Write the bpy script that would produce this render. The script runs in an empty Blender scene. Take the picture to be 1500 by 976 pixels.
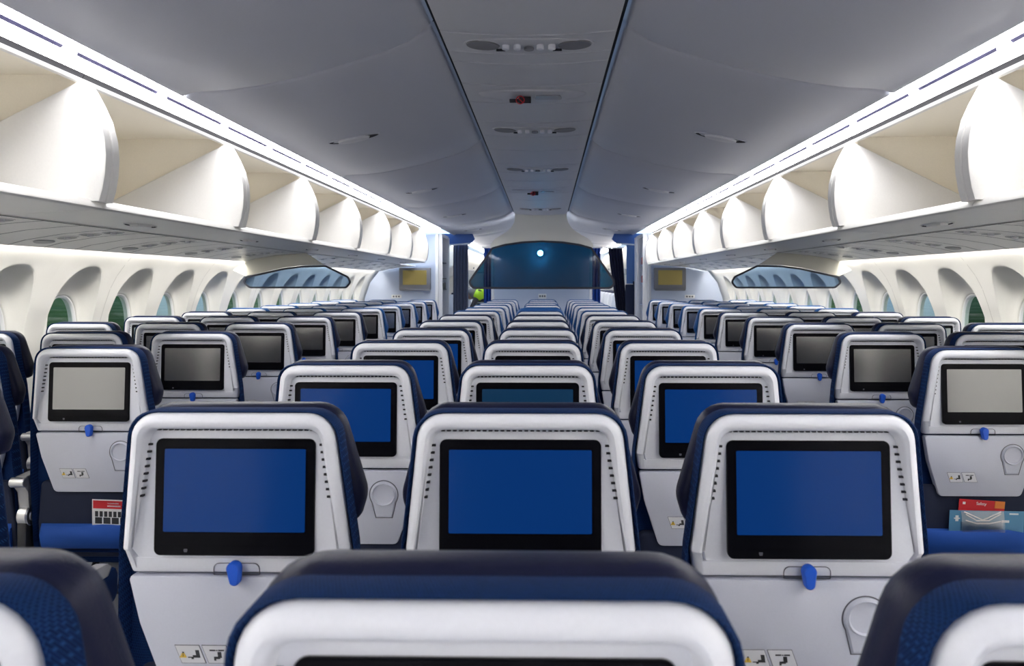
import bpy, bmesh, math, random
from mathutils import Vector, Matrix
random.seed(7)
sc = bpy.context.scene
COL = sc.collection
PI = math.pi
CAMX, CAMZ = 0.047, 1.34
TOP = 1.12                      # height of the seat shells
PITCH = 0.760

# ------------------------------------------------------------------ materials
def mat(name, col, rough=0.5, metal=0.0, spec=0.5, emit=None, estr=0.0, coat=0.0, bump=None, ior=None):
    m = bpy.data.materials.new(name); m.use_nodes = True
    nt = m.node_tree; b = nt.nodes['Principled BSDF']
    b.inputs['Base Color'].default_value = (*col, 1)
    b.inputs['Roughness'].default_value = rough
    b.inputs['Metallic'].default_value = metal
    b.inputs['Specular IOR Level'].default_value = spec
    b.inputs['Coat Weight'].default_value = coat
    if ior: b.inputs['IOR'].default_value = ior
    if emit:
        b.inputs['Emission Color'].default_value = (*emit, 1)
        b.inputs['Emission Strength'].default_value = estr
    if bump:
        scale, strength = bump
        tc = nt.nodes.new('ShaderNodeTexCoord')
        nz = nt.nodes.new('ShaderNodeTexNoise'); nz.inputs['Scale'].default_value = scale
        nz.inputs['Detail'].default_value = 3
        bp = nt.nodes.new('ShaderNodeBump'); bp.inputs['Strength'].default_value = strength
        bp.inputs['Distance'].default_value = 0.002
        nt.links.new(tc.outputs['Object'], nz.inputs['Vector'])
        nt.links.new(nz.outputs['Fac'], bp.inputs['Height'])
        nt.links.new(bp.outputs['Normal'], b.inputs['Normal'])
        mr = nt.nodes.new('ShaderNodeMix'); mr.data_type = 'RGBA'
        mr.inputs['A'].default_value = (*[c*0.96 for c in col], 1)
        mr.inputs['B'].default_value = (*[min(1, c*1.03) for c in col], 1)
        nt.links.new(nz.outputs['Fac'], mr.inputs['Factor'])
        nt.links.new(mr.outputs['Result'], b.inputs['Base Color'])
    return m

def weave(name, c1, c2, rough=0.8):
    m = mat(name, c1, rough, spec=0.10)
    nt = m.node_tree; b = nt.nodes['Principled BSDF']
    tc = nt.nodes.new('ShaderNodeTexCoord')
    sp = nt.nodes.new('ShaderNodeSeparateXYZ'); cb = nt.nodes.new('ShaderNodeCombineXYZ')
    ad = nt.nodes.new('ShaderNodeMath'); ad.operation = 'ADD'
    br = nt.nodes.new('ShaderNodeTexBrick')
    br.inputs['Scale'].default_value = 110
    br.inputs['Mortar Size'].default_value = 0.03
    br.inputs['Mortar Smooth'].default_value = 0.4
    br.inputs['Brick Width'].default_value = 0.32
    br.inputs['Row Height'].default_value = 0.5
    br.inputs['Color1'].default_value = (*c1, 1); br.inputs['Color2'].default_value = (*[a*0.75 for a in c1], 1)
    br.inputs['Mortar'].default_value = (*c2, 1)
    nt.links.new(tc.outputs['Object'], sp.inputs[0])
    nt.links.new(sp.outputs['X'], cb.inputs['X'])
    nt.links.new(sp.outputs['Y'], ad.inputs[0]); nt.links.new(sp.outputs['Z'], ad.inputs[1])
    nt.links.new(ad.outputs[0], cb.inputs['Y'])
    nt.links.new(cb.outputs[0], br.inputs['Vector'])
    nt.links.new(br.outputs['Color'], b.inputs['Base Color'])
    bp = nt.nodes.new('ShaderNodeBump'); bp.inputs['Strength'].default_value = 0.3; bp.inputs['Distance'].default_value = 0.001
    nt.links.new(br.outputs['Fac'], bp.inputs['Height']); nt.links.new(bp.outputs['Normal'], b.inputs['Normal'])
    return m

def tinted(name, col, gloss=0.08, rough=0.03):
    m = bpy.data.materials.new(name); m.use_nodes = True
    nt = m.node_tree; nt.nodes.clear()
    out = nt.nodes.new('ShaderNodeOutputMaterial')
    tr = nt.nodes.new('ShaderNodeBsdfTransparent'); tr.inputs['Color'].default_value = (*col, 1)
    gl = nt.nodes.new('ShaderNodeBsdfGlossy'); gl.inputs['Roughness'].default_value = rough
    mx = nt.nodes.new('ShaderNodeMixShader'); mx.inputs[0].default_value = gloss
    nt.links.new(tr.outputs[0], mx.inputs[1]); nt.links.new(gl.outputs[0], mx.inputs[2])
    nt.links.new(mx.outputs[0], out.inputs['Surface'])
    return m

M = {}
M['shell'] = mat('white_shell_plastic', (.80, .81, .875), .42, bump=(260, .015))
M['tray'] = mat('tray_plastic', (.60, .615, .71), .42, bump=(300, .06))
M['black'] = mat('black_gloss', (.004, .004, .006), .22, spec=.10)
M['slot'] = mat('vent_dark', (.012, .012, .018), .7)
M['groove'] = mat('groove_grey', (.12, .12, .145), .6)
M['screen_on'] = mat('screen_blue', (.003, .010, .035), .16, spec=.28, emit=(.001, .034, .180), estr=.30)  # blue emission stands in for the rear cabin mirrored in the screen
M['screen_off'] = mat('screen_grey', (.33, .33, .335), .21, metal=.9, spec=.8)
M['screen_mid'] = mat('screen_slate', (.004, .010, .02), .18, spec=.45, emit=(.004, .030, .075), estr=.34)  # dimmer emission imitates a darker reflection in the middle screens
M['hook'] = mat('hook_blue', (.010, .10, .62), .35)
M['weave_navy'] = weave('navy_weave', (.004, .016, .075), (.013, .052, .16))
M['leather_navy'] = mat('navy_leather', (.010, .012, .036), .38, spec=.17, bump=(420, .25))
M['weave_blue'] = weave('bright_blue_weave', (.006, .07, .25), (.02, .14, .38))
M['leather_blue'] = mat('bright_blue_leather', (.008, .09, .32), .45, bump=(420, .2))
M['navy'] = mat('navy_cloth', (.010, .016, .045), .85, bump=(600, .3))
M['pocket'] = mat('pocket_blue', (.008, .075, .38), .8, bump=(500, .3))
M['metal'] = mat('brushed_metal', (.62, .62, .64), .28, metal=.9)
M['arm'] = mat('arm_grey', (.42, .42, .44), .45)
M['darkmetal'] = mat('frame_dark', (.04, .04, .045), .5, metal=.5)
M['ink'] = mat('ink', (.03, .03, .035), .6)
M['yellow'] = mat('warning_yellow', (.75, .50, .06), .6)
M['redink'] = mat('red_print', (.62, .02, .03), .5)
M['paper'] = mat('paper_white', (.80, .80, .80), .55)
M['placard'] = mat('placard_grey', (.70, .70, .74), .5)
M['ceil'] = mat('ceiling_panel', (.47, .485, .56), .55, bump=(180, .05))
M['strip'] = mat('ceiling_strip', (.57, .58, .63), .5, bump=(180, .05))
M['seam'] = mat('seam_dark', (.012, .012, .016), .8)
M['binwhite'] = mat('bin_white', (.80, .79, .77), .40, bump=(150, .03))
M['bincream'] = mat('bin_cream', (.97, .91, .79), .55, bump=(150, .05))
M['under'] = mat('soffit_grey', (.93, .92, .90), .33, bump=(150, .05))
M['wall'] = mat('wall_panel', (.76, .75, .72), .5, bump=(200, .05))
M['lamp'] = mat('lamp_white', (.9, .9, .9), .5, emit=(1, .985, .97), estr=8.8)
M['lamp2'] = mat('wash_lamp', (.9, .9, .9), .5, emit=(1, .97, .90), estr=18.0)
M['lamp3'] = mat('lower_lamp_white', (.9, .9, .9), .5, emit=(1, .985, .97), estr=6.0)
M['cover'] = mat('lamp_rail', (.86, .86, .90), .4)
M['part'] = mat('partition_blue', (.50, .56, .70), .55, bump=(200, .05))
M['trimw'] = mat('trim_white', (.80, .80, .82), .4)
M['tvframe'] = mat('tv_frame', (.20, .20, .22), .5)
M['gold'] = mat('tv_gold_reflection', (.42, .32, .10), .30, metal=.5)  # warm reflection on the television put into the base colour
M['curt_blue'] = mat('curtain_blue', (.01, .06, .32), .85, bump=(400, .3))
M['curt_navy'] = mat('curtain_navy', (.006, .008, .035), .9, bump=(400, .3))
M['curt_slate'] = mat('curtain_slate', (.10, .12, .19), .9, bump=(400, .3))
M['valance'] = mat('valance_blue', (.06, .14, .40), .6)
M['glassdark'] = tinted('divider_dark_glass', (.10, .31, .44), .02)
M['glassside'] = tinted('divider_glass', (.50, .61, .73), .02)
M['gasket'] = mat('gasket_black', (.008, .010, .022), .5)
M['pane'] = tinted('window_pane', (.80, .84, .79), .04)
M['carpet'] = mat('carpet', (.38, .39, .43), .95, bump=(900, .5))
M['red'] = mat('red_paint', (.5, .02, .02), .4)
M['shelfdark'] = mat('closet_dark', (.05, .055, .08), .7)
M['skin'] = mat('skin', (.55, .33, .24), .55)
M['hair'] = mat('grey_hair', (.30, .29, .29), .8, bump=(300, .5))
M['vest'] = mat('hi_vis', (.50, .85, .02), .7, emit=None)
M['trousers'] = mat('dark_trousers', (.05, .05, .06), .8)
M['silver'] = mat('reflective_tape', (.7, .7, .7), .35, metal=.4)
M['seatwhite'] = mat('white_seat_cover', (.75, .77, .82), .7, bump=(400, .2))
M['grass'] = mat('grass', (.12, .18, .06), .9, bump=(2, .5))
M['leaf'] = mat('treeline', (.085, .15, .045), .9, bump=(1.5, .8))
M['apron'] = mat('apron', (.20, .21, .15), .9, bump=(1, .3))
M['bag'] = tinted('clear_bag', (.85, .87, .90), .30, .25)
M['leaflet'] = mat('leaflet_blue', (.10, .28, .46), .4)
M['orange'] = mat('orange_print', (.75, .22, .04), .5)
M['rear'] = mat('rear_bulkhead', (.66, .69, .76), .6)

# ------------------------------------------------------------------ mesh builder
class MB:
    def __init__(s): s.v = []; s.f = []; s.m = []
    def add(s, vs, fs, mi=0):
        o = len(s.v); s.v += [tuple(p) for p in vs]
        for f in fs: s.f.append([o+i for i in f]); s.m.append(mi)
        return s
    def box(s, x0, x1, y0, y1, z0, z1, mi=0, bev=0.0):
        if bev > 0:
            b = bm_box(x0, x1, y0, y1, z0, z1, bev)
            vs = [v.co[:] for v in b.verts]
            b.verts.index_update()
            fs = [[v.index for v in f.verts] for f in b.faces]
            b.free(); return s.add(vs, fs, mi)
        vs = [(x, y, z) for x in (x0, x1) for y in (y0, y1) for z in (z0, z1)]
        fs = [(0,1,3,2),(4,6,7,5),(0,4,5,1),(2,3,7,6),(0,2,6,4),(1,5,7,3)]
        return s.add(vs, fs, mi)
    def loft(s, loops, cap0=False, cap1=False, closed=True, mi=0):
        n = len(loops[0]); vs = [p for l in loops for p in l]; fs = []
        for a in range(len(loops)-1):
            for i in range(n if closed else n-1):
                j = (i+1) % n
                fs.append((a*n+i, a*n+j, (a+1)*n+j, (a+1)*n+i))
        if cap0: fs.append(tuple(range(n))[::-1])
        if cap1: fs.append(tuple((len(loops)-1)*n+i for i in range(n)))
        return s.add(vs, fs, mi)
    def extrude_y(s, prof, y0, y1, mi=0, closed=True):
        return s.loft([[(x, y0, z) for x, z in prof], [(x, y1, z) for x, z in prof]], closed, closed, closed, mi)
    def tube(s, pts, r, n=8, mi=0, cap=True):
        pts = [Vector(p) for p in pts]; loops = []
        rs = r if isinstance(r, (list, tuple)) else [r]*len(pts)
        up = Vector((0, 0, 1))
        for i, p in enumerate(pts):
            d = (pts[min(i+1, len(pts)-1)] - pts[max(i-1, 0)]).normalized()
            a = d.cross(up)
            if a.length < 1e-3: a = d.cross(Vector((1, 0, 0)))
            a.normalize(); b = d.cross(a)
            loops.append([tuple(p + rs[i]*(math.cos(2*PI*k/n)*a + math.sin(2*PI*k/n)*b)) for k in range(n)])
        return s.loft(loops, cap, cap, True, mi)
    def cyl(s, c, axis, r, L, n=20, mi=0):
        c = Vector(c); ax = Vector(axis).normalized()
        e = min(r, L)*.12
        P = [c - ax*L/2, c - ax*(L/2-e), c + ax*(L/2-e), c + ax*L/2]
        return s.tube(P, [r-e, r, r, r-e], n, mi)
    def build(s, name, mats, parent=None, smooth=40, recalc=True, loc=None):
        if not isinstance(mats, (list, tuple)): mats = [mats]
        me = bpy.data.meshes.new(name); me.from_pydata(s.v, [], s.f)
        for m in mats: me.materials.append(m)
        for p, mi in zip(me.polygons, s.m): p.material_index = mi
        if recalc:
            b = bmesh.new(); b.from_mesh(me); bmesh.ops.recalc_face_normals(b, faces=b.faces); b.to_mesh(me); b.free()
        if smooth:
            me.polygons.foreach_set('use_smooth', [True]*len(me.polygons))
            me.set_sharp_from_angle(angle=math.radians(smooth))
        me.update()
        o = bpy.data.objects.new(name, me); COL.objects.link(o)
        if parent: o.parent = parent
        if loc: o.location = loc
        return o

def bm_box(x0, x1, y0, y1, z0, z1, bev):
    b = bmesh.new(); bmesh.ops.create_cube(b, size=1)
    for v in b.verts:
        v.co = ((x0+x1)/2 + v.co.x*(x1-x0), (y0+y1)/2 + v.co.y*(y1-y0), (z0+z1)/2 + v.co.z*(z1-z0))
    bmesh.ops.bevel(b, geom=b.edges[:], offset=bev, segments=2, profile=.5, affect='EDGES')
    return b

def rpoly(pts, rad, k=6):
    """rounded polygon: k+1 points at every corner"""
    n = len(pts); out = []
    if not isinstance(rad, (list, tuple)): rad = [rad]*n
    for i in range(n):
        p = Vector(pts[i]); a = (Vector(pts[i-1])-p); c = (Vector(pts[(i+1) % n])-p)
        la, lc = a.length, c.length; a.normalize(); c.normalize()
        ang = a.angle(c); r = rad[i]
        t = min(r/math.tan(ang/2), la*.49, lc*.49)
        r = t*math.tan(ang/2)
        cen = p + (a+c).normalized()*(r/math.sin(ang/2)) if ang < PI-1e-4 else p
        p0 = p+a*t; p1 = p+c*t
        for j in range(k+1):
            u = j/k
            q0 = p0-cen; q1 = p1-cen
            if r < 1e-6 or q0.length < 1e-7 or q1.length < 1e-7: out.append(tuple(p)); continue
            th = q0.angle(q1); 
            if th < 1e-5: out.append(tuple(p0.lerp(p1, u))); continue
            w = (math.sin((1-u)*th)*q0 + math.sin(u*th)*q1)/math.sin(th)
            out.append(tuple(cen+w))
    return out

def tag(o, label=None, cat=None, group=None, kind=None):
    if label: o['label'] = label
    if cat: o['category'] = cat
    if group: o['group'] = group
    if kind: o['kind'] = kind
    return o
def thing(name, loc, label, cat, group=None):
    o = bpy.data.objects.new(name, None); COL.objects.link(o); o.location = loc
    o.empty_display_size = .1
    return tag(o, label, cat, group)
def kids(o): return [c for c in bpy.data.objects if c.parent == o]
KIDS = {}
def copy_tree(o, parent=None):
    c = o.copy(); COL.objects.link(c)
    if parent: c.parent = parent
    if o.name not in KIDS: KIDS[o.name] = kids(o)
    for ch in KIDS[o.name]: copy_tree(ch, c)
    return c
ORD = ['first','second','third','fourth','fifth','sixth','seventh','eighth','ninth','tenth','eleventh','twelfth','thirteenth','fourteenth']

# ------------------------------------------------------------------ the seat
LEAN = 0.075
def sy(z): return -LEAN*z                       # z relative to the shell top (negative downwards)
def P3(x, z, d): return (x, sy(z)+d, TOP+z)

def outline(o=0.0, k=7, rt=.048):
    return rpoly([(-.171+o, 0-o), (.171-o, 0-o), (.1975-o, -.238), (.189-o, -.282+o*.3), (-.189+o, -.282+o*.3), (-.1975+o, -.238)],
                 [max(rt-o, .004), max(rt-o, .004), .02, .006, .006, .02], k)
def recess(o=0.0, k=7):
    return rpoly([(-.1525+o, -.025-o), (.1525-o, -.025-o), (.1815-o, -.236), (.177-o, -.254), (-.177+o, -.254), (-.1815+o, -.236)],
                 [.026, .026, .008, .004, .004, .008], k)
def floor_d(z): return .003 + .027*max(0, min(1.1, (z+.25)/.22))
def slab(lo, hi, tr, name, mats, parent, k=7):
    """lofted cushion: lo/hi = outline functions (inset -> points), tr = [(inset, depth)]"""
    mb = MB(); loops = [[P3(x, z, d) for x, z in lo(o)] for o, d in tr]
    mb.loft(loops, True, True); return mb.build(name, mats, parent, smooth=50)

def make_seat(screen, fabric, arm):
    root = thing('airline_seat', (0, 0, 0), 'seat', 'seat', 'economy cabin seats')
    W = M['weave_'+fabric]; L = M['leather_'+fabric]
    # --- white moulded back shell with its recess
    mb = MB()
    def lp(pts, d, drop=True):
        return [P3(x, z, d + (.012*max(0, min(1, (-.236-z)/.012)) if drop else 0)) for x, z in pts]
    loops = [lp(outline(0), .040, False), lp(outline(0), .022), lp(outline(.002), .012), lp(outline(.006), .005), lp(outline(.012), .001), lp(outline(.016), 0),
             lp(recess(-.004), .0005), lp(recess(0), .003), lp(recess(.003), .008),
             [P3(x, z, floor_d(z)+(.012*max(0, min(1, (-.236-z)/.012)))) for x, z in recess(.006)]]
    mb.loft(loops, True, True)
    # vent slots are part of the moulding
    for i in range(27):
        x = -.132 + .264*i/26
        z = -.0315; y = sy(z)+floor_d(z)
        mb.box(x-.0032, x+.0032, y-.006, y+.004, TOP+z-.0022, TOP+z+.0022, 1)
    for s in (-1, 1):
        for i in range(8):
            z = -.058-.0125*i; x = s*(.1485+.0032*i*.62); y = sy(z)+floor_d(z)
            mb.box(x-.0042, x+.0042, y-.0035, y+.004, TOP+z-.0018, TOP+z+.0018, 1)
    shell = mb.build('back_shell', [M['shell'], M['slot']], root, smooth=45)
    # --- monitor
    def fy(z): return sy(z)+floor_d(z)
    def rr(hw, z0, z1, r, k=5): return rpoly([(-hw, z1), (hw, z1), (hw, z0), (-hw, z0)], r, k)
    mb = MB()
    mb.loft([[(x, fy(z)+.004, TOP+z) for x, z in rr(.1375, -.2455, -.0480, .011)],
             [(x, fy(z)-.003, TOP+z) for x, z in rr(.1375, -.2455, -.0480, .011)],
             [(x, fy(z)-.0045, TOP+z) for x, z in rr(.1360, -.2440, -.0495, .010)]], True, True)
    z = -.2285
    mb.box(-.130, .130, fy(z)-.0052, fy(z)-.003, TOP+z-.0006, TOP+z+.0006)
    mon = mb.build('monitor', M['black'], root, smooth=40)
    mb = MB()
    mb.loft([[(x, fy(z)-.0040, TOP+z) for x, z in rr(.1215, -.2055, -.0650, .002, 2)],
             [(x, fy(z)-.0052, TOP+z) for x, z in rr(.1212, -.2052, -.0653, .002, 2)]], True, True)
    mb.build('display', M[screen], mon, smooth=0)
    mb = MB(); z = -.237
    mb.box(-.085, -.079, fy(z)-.0055, fy(z)-.004, TOP+z-.0005, TOP+z+.0030)
    mb.box(-.0845, -.0795, fy(z)-.0055, fy(z)-.004, TOP+z-.0022, TOP+z-.0010)
    mb.build('power_symbol', M['groove'], mon, smooth=0)
    # --- tray table
    def tr(o=0): return rpoly([(-.189+o, -.2865-o), (.189-o, -.2865-o), (.173-o, -.37), (.134-o, -.490+o), (-.134+o, -.490+o), (-.173+o, -.37)],
                              [.006, .006, .08, .016, .016, .08], 4)
    mb = MB()
    mb.loft([[P3(x, z, .034) for x, z in tr(0)], [P3(x, z, .016) for x, z in tr(0)], [P3(x, z, .0125) for x, z in tr(.001)],
             [P3(x, z, .0115) for x, z in tr(.003)]], True, True)
    tray = mb.build('tray_table', M['tray'], root, smooth=40)
    # cup holder: teardrop groove, raised ring and dish
    cx, cz, D0 = .100, -.352, .0113
    def tear(r, b, hw, n=28):
        a0 = math.radians(212); a1 = math.radians(-32)
        pts = [(cx+r*math.cos(a0+(a1-a0)*i/n), cz+r*math.sin(a0+(a1-a0)*i/n)) for i in range(n+1)]
        return pts + [(cx+hw, cz-b), (cx-hw, cz-b)]
    def circ(r, n=28): return [(cx+r*math.cos(2*PI*i/n), cz+.002+r*math.sin(2*PI*i/n)) for i in range(n)]
    mb = MB()
    mb.loft([[P3(x, z, D0) for x, z in tear(.0398, .0645, .0232)], [P3(x, z, D0-.0008) for x, z in tear(.0394, .0642, .0229)],
             [P3(x, z, D0-.0008) for x, z in tear(.0378, .0628, .0217)], [P3(x, z, D0) for x, z in tear(.0374, .0626, .0215)]], mi=1)
    mb.loft([[P3(x, z, D0) for x, z in tear(.0362, .0605, .0203)], [P3(x, z, D0-.0022) for x, z in tear(.0350, .0594, .0192)], [P3(x, z, D0-.0030) for x, z in tear(.0340, .0585, .0186)]], False, True, mi=0)
    mb.loft([[P3(x, z, D0-.0028) for x, z in circ(.0325)], [P3(x, z, D0-.0075) for x, z in circ(.0312)],
             [P3(x, z, D0-.0080) for x, z in circ(.0300)], [P3(x, z, D0-.0072) for x, z in circ(.0288)], [P3(x, z, D0-.0034) for x, z in circ(.0270)], [P3(x, z, D0-.0032) for x, z in circ(.0255)]], False, True, mi=0)
    mb.build('cup_holder', [M['tray'], M['groove']], tray, smooth=35)
    # two instruction placards with pictograms
    def placard(px, pz, kind):
        mb = MB(); hw, hh = .0215, .0165
        def q(x0, x1, z0, z1, d, mi, sk=.006):
            f = lambda x, z: P3(px+x+sk*(-(z)/hh), pz+z, d)
            mb.add([f(x0, z0), f(x1, z0), f(x1, z1), f(x0, z1), ] + [tuple(Vector(f(a, b))+Vector((0, .0006, 0))) for a, b in ((x0, z0), (x1, z0), (x1, z1), (x0, z1))],
                   [(0, 1, 2, 3), (4, 7, 6, 5), (0, 4, 5, 1), (1, 5, 6, 2), (2, 6, 7, 3), (3, 7, 4, 0)], mi)
        q(-hw, hw, -hh, hh, .0108, 1); q(-hw+.001, hw-.001, -hh+.001, hh-.001, .0103, 0)
        d = .0098
        if kind == 0:
            for i in range(4):
                w = .0058*(1-i/4); q(-.0125-w, -.0125+w, -.006+.0026*i, -.006+.0026*(i+1), d, 3 if i < 3 else 2, 0)
            q(-.0125-.0005, -.0125+.0005, -.004, .001, d-.0003, 2, 0)
            q(.010, .0165, -.006, .0075, d, 2, .003); q(.004, .0135, -.006, -.0015, d, 2, .003); q(-.004, .003, -.0062, -.0045, d, 2, 0); q(.002, .006, -.0085, -.0045, d, 2, 0)
        else:
            q(-.013, -.003, .006, .0085, d, 2, 0); q(.002, .012, .006, .0085, d, 2, 0); q(-.0018, .0008, .0062, .0082, d, 2, 0)
            q(.001, .0075, -.006, .0045, d, 2, .002); q(-.006, .0045, -.008, -.004, d, 2, .002); q(-.006, -.0025, -.011, -.005, d, 2, .001)
        mb.build('placard', [M['placard'], M['groove'], M['ink'], M['yellow']], tray, smooth=0)
    placard(-.085, -.425, 0); placard(-.038, -.425, 1)
    # latch recess outline and the blue coat hook
    mb = MB()
    def lat(g): return rpoly([(-.040-g, -.262+g), (.040+g, -.262+g), (.040+g, -.283), (-.040-g, -.283)], [.010, .010, .001, .001], 4)
    mb.loft([[P3(x, z, .0135) for x, z in lat(0)], [P3(x, z, .0105) for x, z in lat(0)], [P3(x, z, .0105) for x, z in lat(-.0009)], [P3(x, z, .0135) for x, z in lat(-.0009)]], mi=0)
    mb.build('latch_recess', M['groove'], root, smooth=35)
    mb = MB()
    def hk(o):
        pts = []
        for i in range(13):
            a = PI*i/12; pts.append(((.0118-o)*math.cos(a), .004+(.0118-o)*math.sin(a)))
        for i in range(9):
            a = PI+PI*i/8; pts.append(((.0088-o)*math.cos(a), -.016+(.0088-o)*math.sin(a)))
        return pts
    mb.loft([[(x, 0, z) for x, z in hk(0)], [(x, -.012, z) for x, z in hk(0)], [(x, -.015, z) for x, z in hk(.0025)]], True, True)
    mb.cyl((0, .008, .004), (0, 1, 0), .006, .018, 12)
    mb.build('coat_hook', M['hook'], root, smooth=45, loc=P3(0, -.272, .0085))
    # --- woven back cushion wrapping the shell, and its lower part
    def bk(o=0): return rpoly([(-.1765+o, .003-o), (.1765-o, .003-o), (.2045-o, -.23), (.216-o, -.45), (.216-o, -.70+o), (-.216+o, -.70+o), (-.216+o, -.45), (-.2045+o, -.23)],
                              [.05, .05, .1, .1, .03, .03, .1, .1], 6)
    slab(bk, None, [(.03, .042), (.013, .037), (.002, .011), (0, .015), (0, .050), (.006, .064), (.03, .080)], 'back_cushion', W, root)
    # headrest
    def hd(o=0): return rpoly([(-.168+o, .007-o), (.168-o, .007-o), (.213-o, -.155), (.198-o, -.205+o*.5), (-.198+o, -.205+o*.5), (-.213+o, -.155)],
                              [.052, .052, .05, .02, .02, .05], 6)
    slab(hd, None, [(.016, .050), (.007, .053), (.002, .060), (0, .070), (0, .088), (.003, .102), (.010, .114), (.022, .124), (.05, .130)], 'headrest', L, root)
    # --- lower rear panel, pocket
    def lw(o=0): return rpoly([(-.187+o, -.455-o), (.187-o, -.455-o), (.205-o, -.60), (.205-o, -.72+o), (-.205+o, -.72+o), (-.205+o, -.60)], .02, 4)
    slab(lw, None, [(0, .060), (0, .030), (.004, .024), (.01, .022)], 'rear_panel', M['navy'], root)
    mb = MB(); loops = []
    for t in range(9):
        u = -1+2*t/8
        x = u*.19; sag = .018*(1-abs(u)**2.2); bul = .026*(1-abs(u)**3)
        loops.append([P3(x, -.600-.012*(1-sag/.018)+.004*math.sin(5*u), .020-bul), P3(x, -.604-.012*(1-sag/.018), .016-bul), P3(x, -.64, .006-bul), P3(x, -.68, .014-bul*.5), P3(x, -.69, .022), P3(x, -.602, .022)])
    mb.loft(loops, True, True)
    mb.build('literature_pocket', M['pocket'], root, smooth=60)
    # --- seat cushion, legs, armrests
    yb = sy(-.66)
    mb = MB(); mb.box(-.222, .222, yb+.06, yb+.53, .36, .475, 0, .03)
    mb.build('seat_cushion', W, root)
    for s in (-1, 1):
        mb = MB()
        mb.tube([(s*.17, yb+.08, .37), (s*.17, yb+.03, .20), (s*.17, yb-.02, .012)], [.018, .016, .02], 8)
        mb.box(s*.17-.025, s*.17+.025, yb-.06, yb+.10, 0, .014, 0, .004)
        mb.tube([(s*.17, yb+.40, .37), (s*.17, yb+.20, .18), (s*.17, yb+.06, .012)], .012, 8)
        mb.build('leg', M['darkmetal'], root)
    def armrest(x, dz=0.0):
        mb = MB()
        mb.cyl((x, yb+.02, .545), (1, 0, 0), .036, .036, 24, 1)
        mb.cyl((x, yb+.02, .545), (1, 0, 0), .018, .042, 16, 1)
        mb.box(x-.016, x+.016, yb-.012, yb+.055, .43, .53, 2, .006)
        prof = [(yb-.030, .662), (yb-.012, .685), (yb+.10, .69), (yb+.40, .668), (yb+.42, .652), (yb+.40, .632), (yb+.10, .640), (yb+.042, .626), (yb+.040, .555), (yb+.005, .560), (yb-.004, .63)]
        mb.loft([[(x-.015, y, z) for y, z in prof], [(x-.018, y, z) for y, z in prof], [(x+.018, y, z) for y, z in prof], [(x+.015, y, z) for y, z in prof]], True, True, mi=0)
        mb.cyl((x, yb-.024, .668), (1, 0, 0), .017, .05, 16, 1)
        mb.build('armrest', [M['arm'], M['metal'], M['darkmetal']], root, smooth=40, loc=(0, 0, dz))
    if 'L' in arm: armrest(-.24)
    if 'R' in arm: armrest(.24)
    if 'l' in arm: armrest(-.235, -.15)
    if 'r' in arm: armrest(.235, -.15)
    return root

CACHE = {}
def seat(x, y, screen, fabric, arm, label, raise_head=0.0, rec=0.0):
    key = (screen, fabric, arm)
    if key not in CACHE:
        CACHE[key] = make_seat(*key); o = CACHE[key]
    else:
        o = copy_tree(CACHE[key])
    o.location = (x, y, 0); o['label'] = label
    for c in kids(o):
        if c.name.startswith('coat_hook'): c.rotation_euler = (0, random.uniform(-.10, .10), 0)
        if c.name.startswith('headrest'): c.location.z = raise_head
    return o

for r in range(13):
    y = .525 if r == 0 else 1.297 + PITCH*(r-1)
    fab = 'navy' if r < 7 else 'blue'
    for x, w in ((-.485, 'left'), (.003, 'middle'), (.49, 'right')):
        arm = 'L' if w != 'right' else 'LR'
        scr = 'screen_on' if (r < 4 or w != 'middle') else 'screen_mid'
        if w == 'middle' and r >= 2: scr = 'screen_mid'
        col = 'navy' if fab == 'navy' else 'blue'
        where = 'row nearest the camera' if r == 0 else ORD[r]+' row from camera'
        dj = random.uniform(-.006, .006) if r > 1 else 0
        seat(x + dj, y + dj, scr, fab, arm, f'{col} and white airline seat, {w} of centre block, {where}',
             raise_head=.018 if (w == 'middle' and r == 7) else 0)
for s, side in ((-1, 'left'), (1, 'right')):
    for r in range(11):
        y = 1.80 if r == 0 else 2.555 + .771*(r-1)
        fab = 'navy' if r < 6 else 'blue'
        for x, w in ((1.485, 'aisle'), (1.965, 'middle'), (2.445, 'window')):
            if r == 0 and w != 'aisle': continue
            arm = 'Lr' if s < 0 else 'lR'
            if w == 'middle': arm = 'R' if s > 0 else 'L'
            if w == 'window': arm = ''
            col = 'navy' if fab == 'navy' else 'blue'
            where = 'row nearest the camera' if r == 0 else ORD[r]+' row from camera'
            dj = random.uniform(-.006, .006)
            seat(s*x, y + dj, 'screen_off', fab, arm, f'{col} and white airline seat, {w} seat of {side} block, {where}')

# things tucked in the two pockets one can see into
def card(name, x, y, z, w, h, tilt, roll, mats, label, cat, deco):
    mb = MB(); mb.box(-w/2, w/2, 0, .0015, 0, h, 0)
    for (x0, x1, z0, z1, mi) in deco: mb.box(x0*w, x1*w, -.0008, 0, z0*h, z1*h, mi)
    o = mb.build(name, mats, None, smooth=0)
    o.location = (x, y, z); o.rotation_euler = (tilt, roll, 0)
    return tag(o, label, cat)
yp = 2.555 + .052
zp = TOP - .632
lines = [(-.42+.12*i, -.34+.12*i, .50, .66, 2) for i in range(7)]
card('safety_card', -1.425, yp+.002, zp, .13, .118, .06, .03, [M['paper'], M['redink'], M['ink']],
     'red and white safety card in blue pocket of left aisle seat', 'card', [(-.47, .47, .74, .97, 1), (-.1, .2, .88, .92, 0), (-.1, .25, .80, .84, 0)] + lines + [(-.42+.22*i, -.24+.22*i, .30, .48, 2) for i in range(4)])
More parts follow.
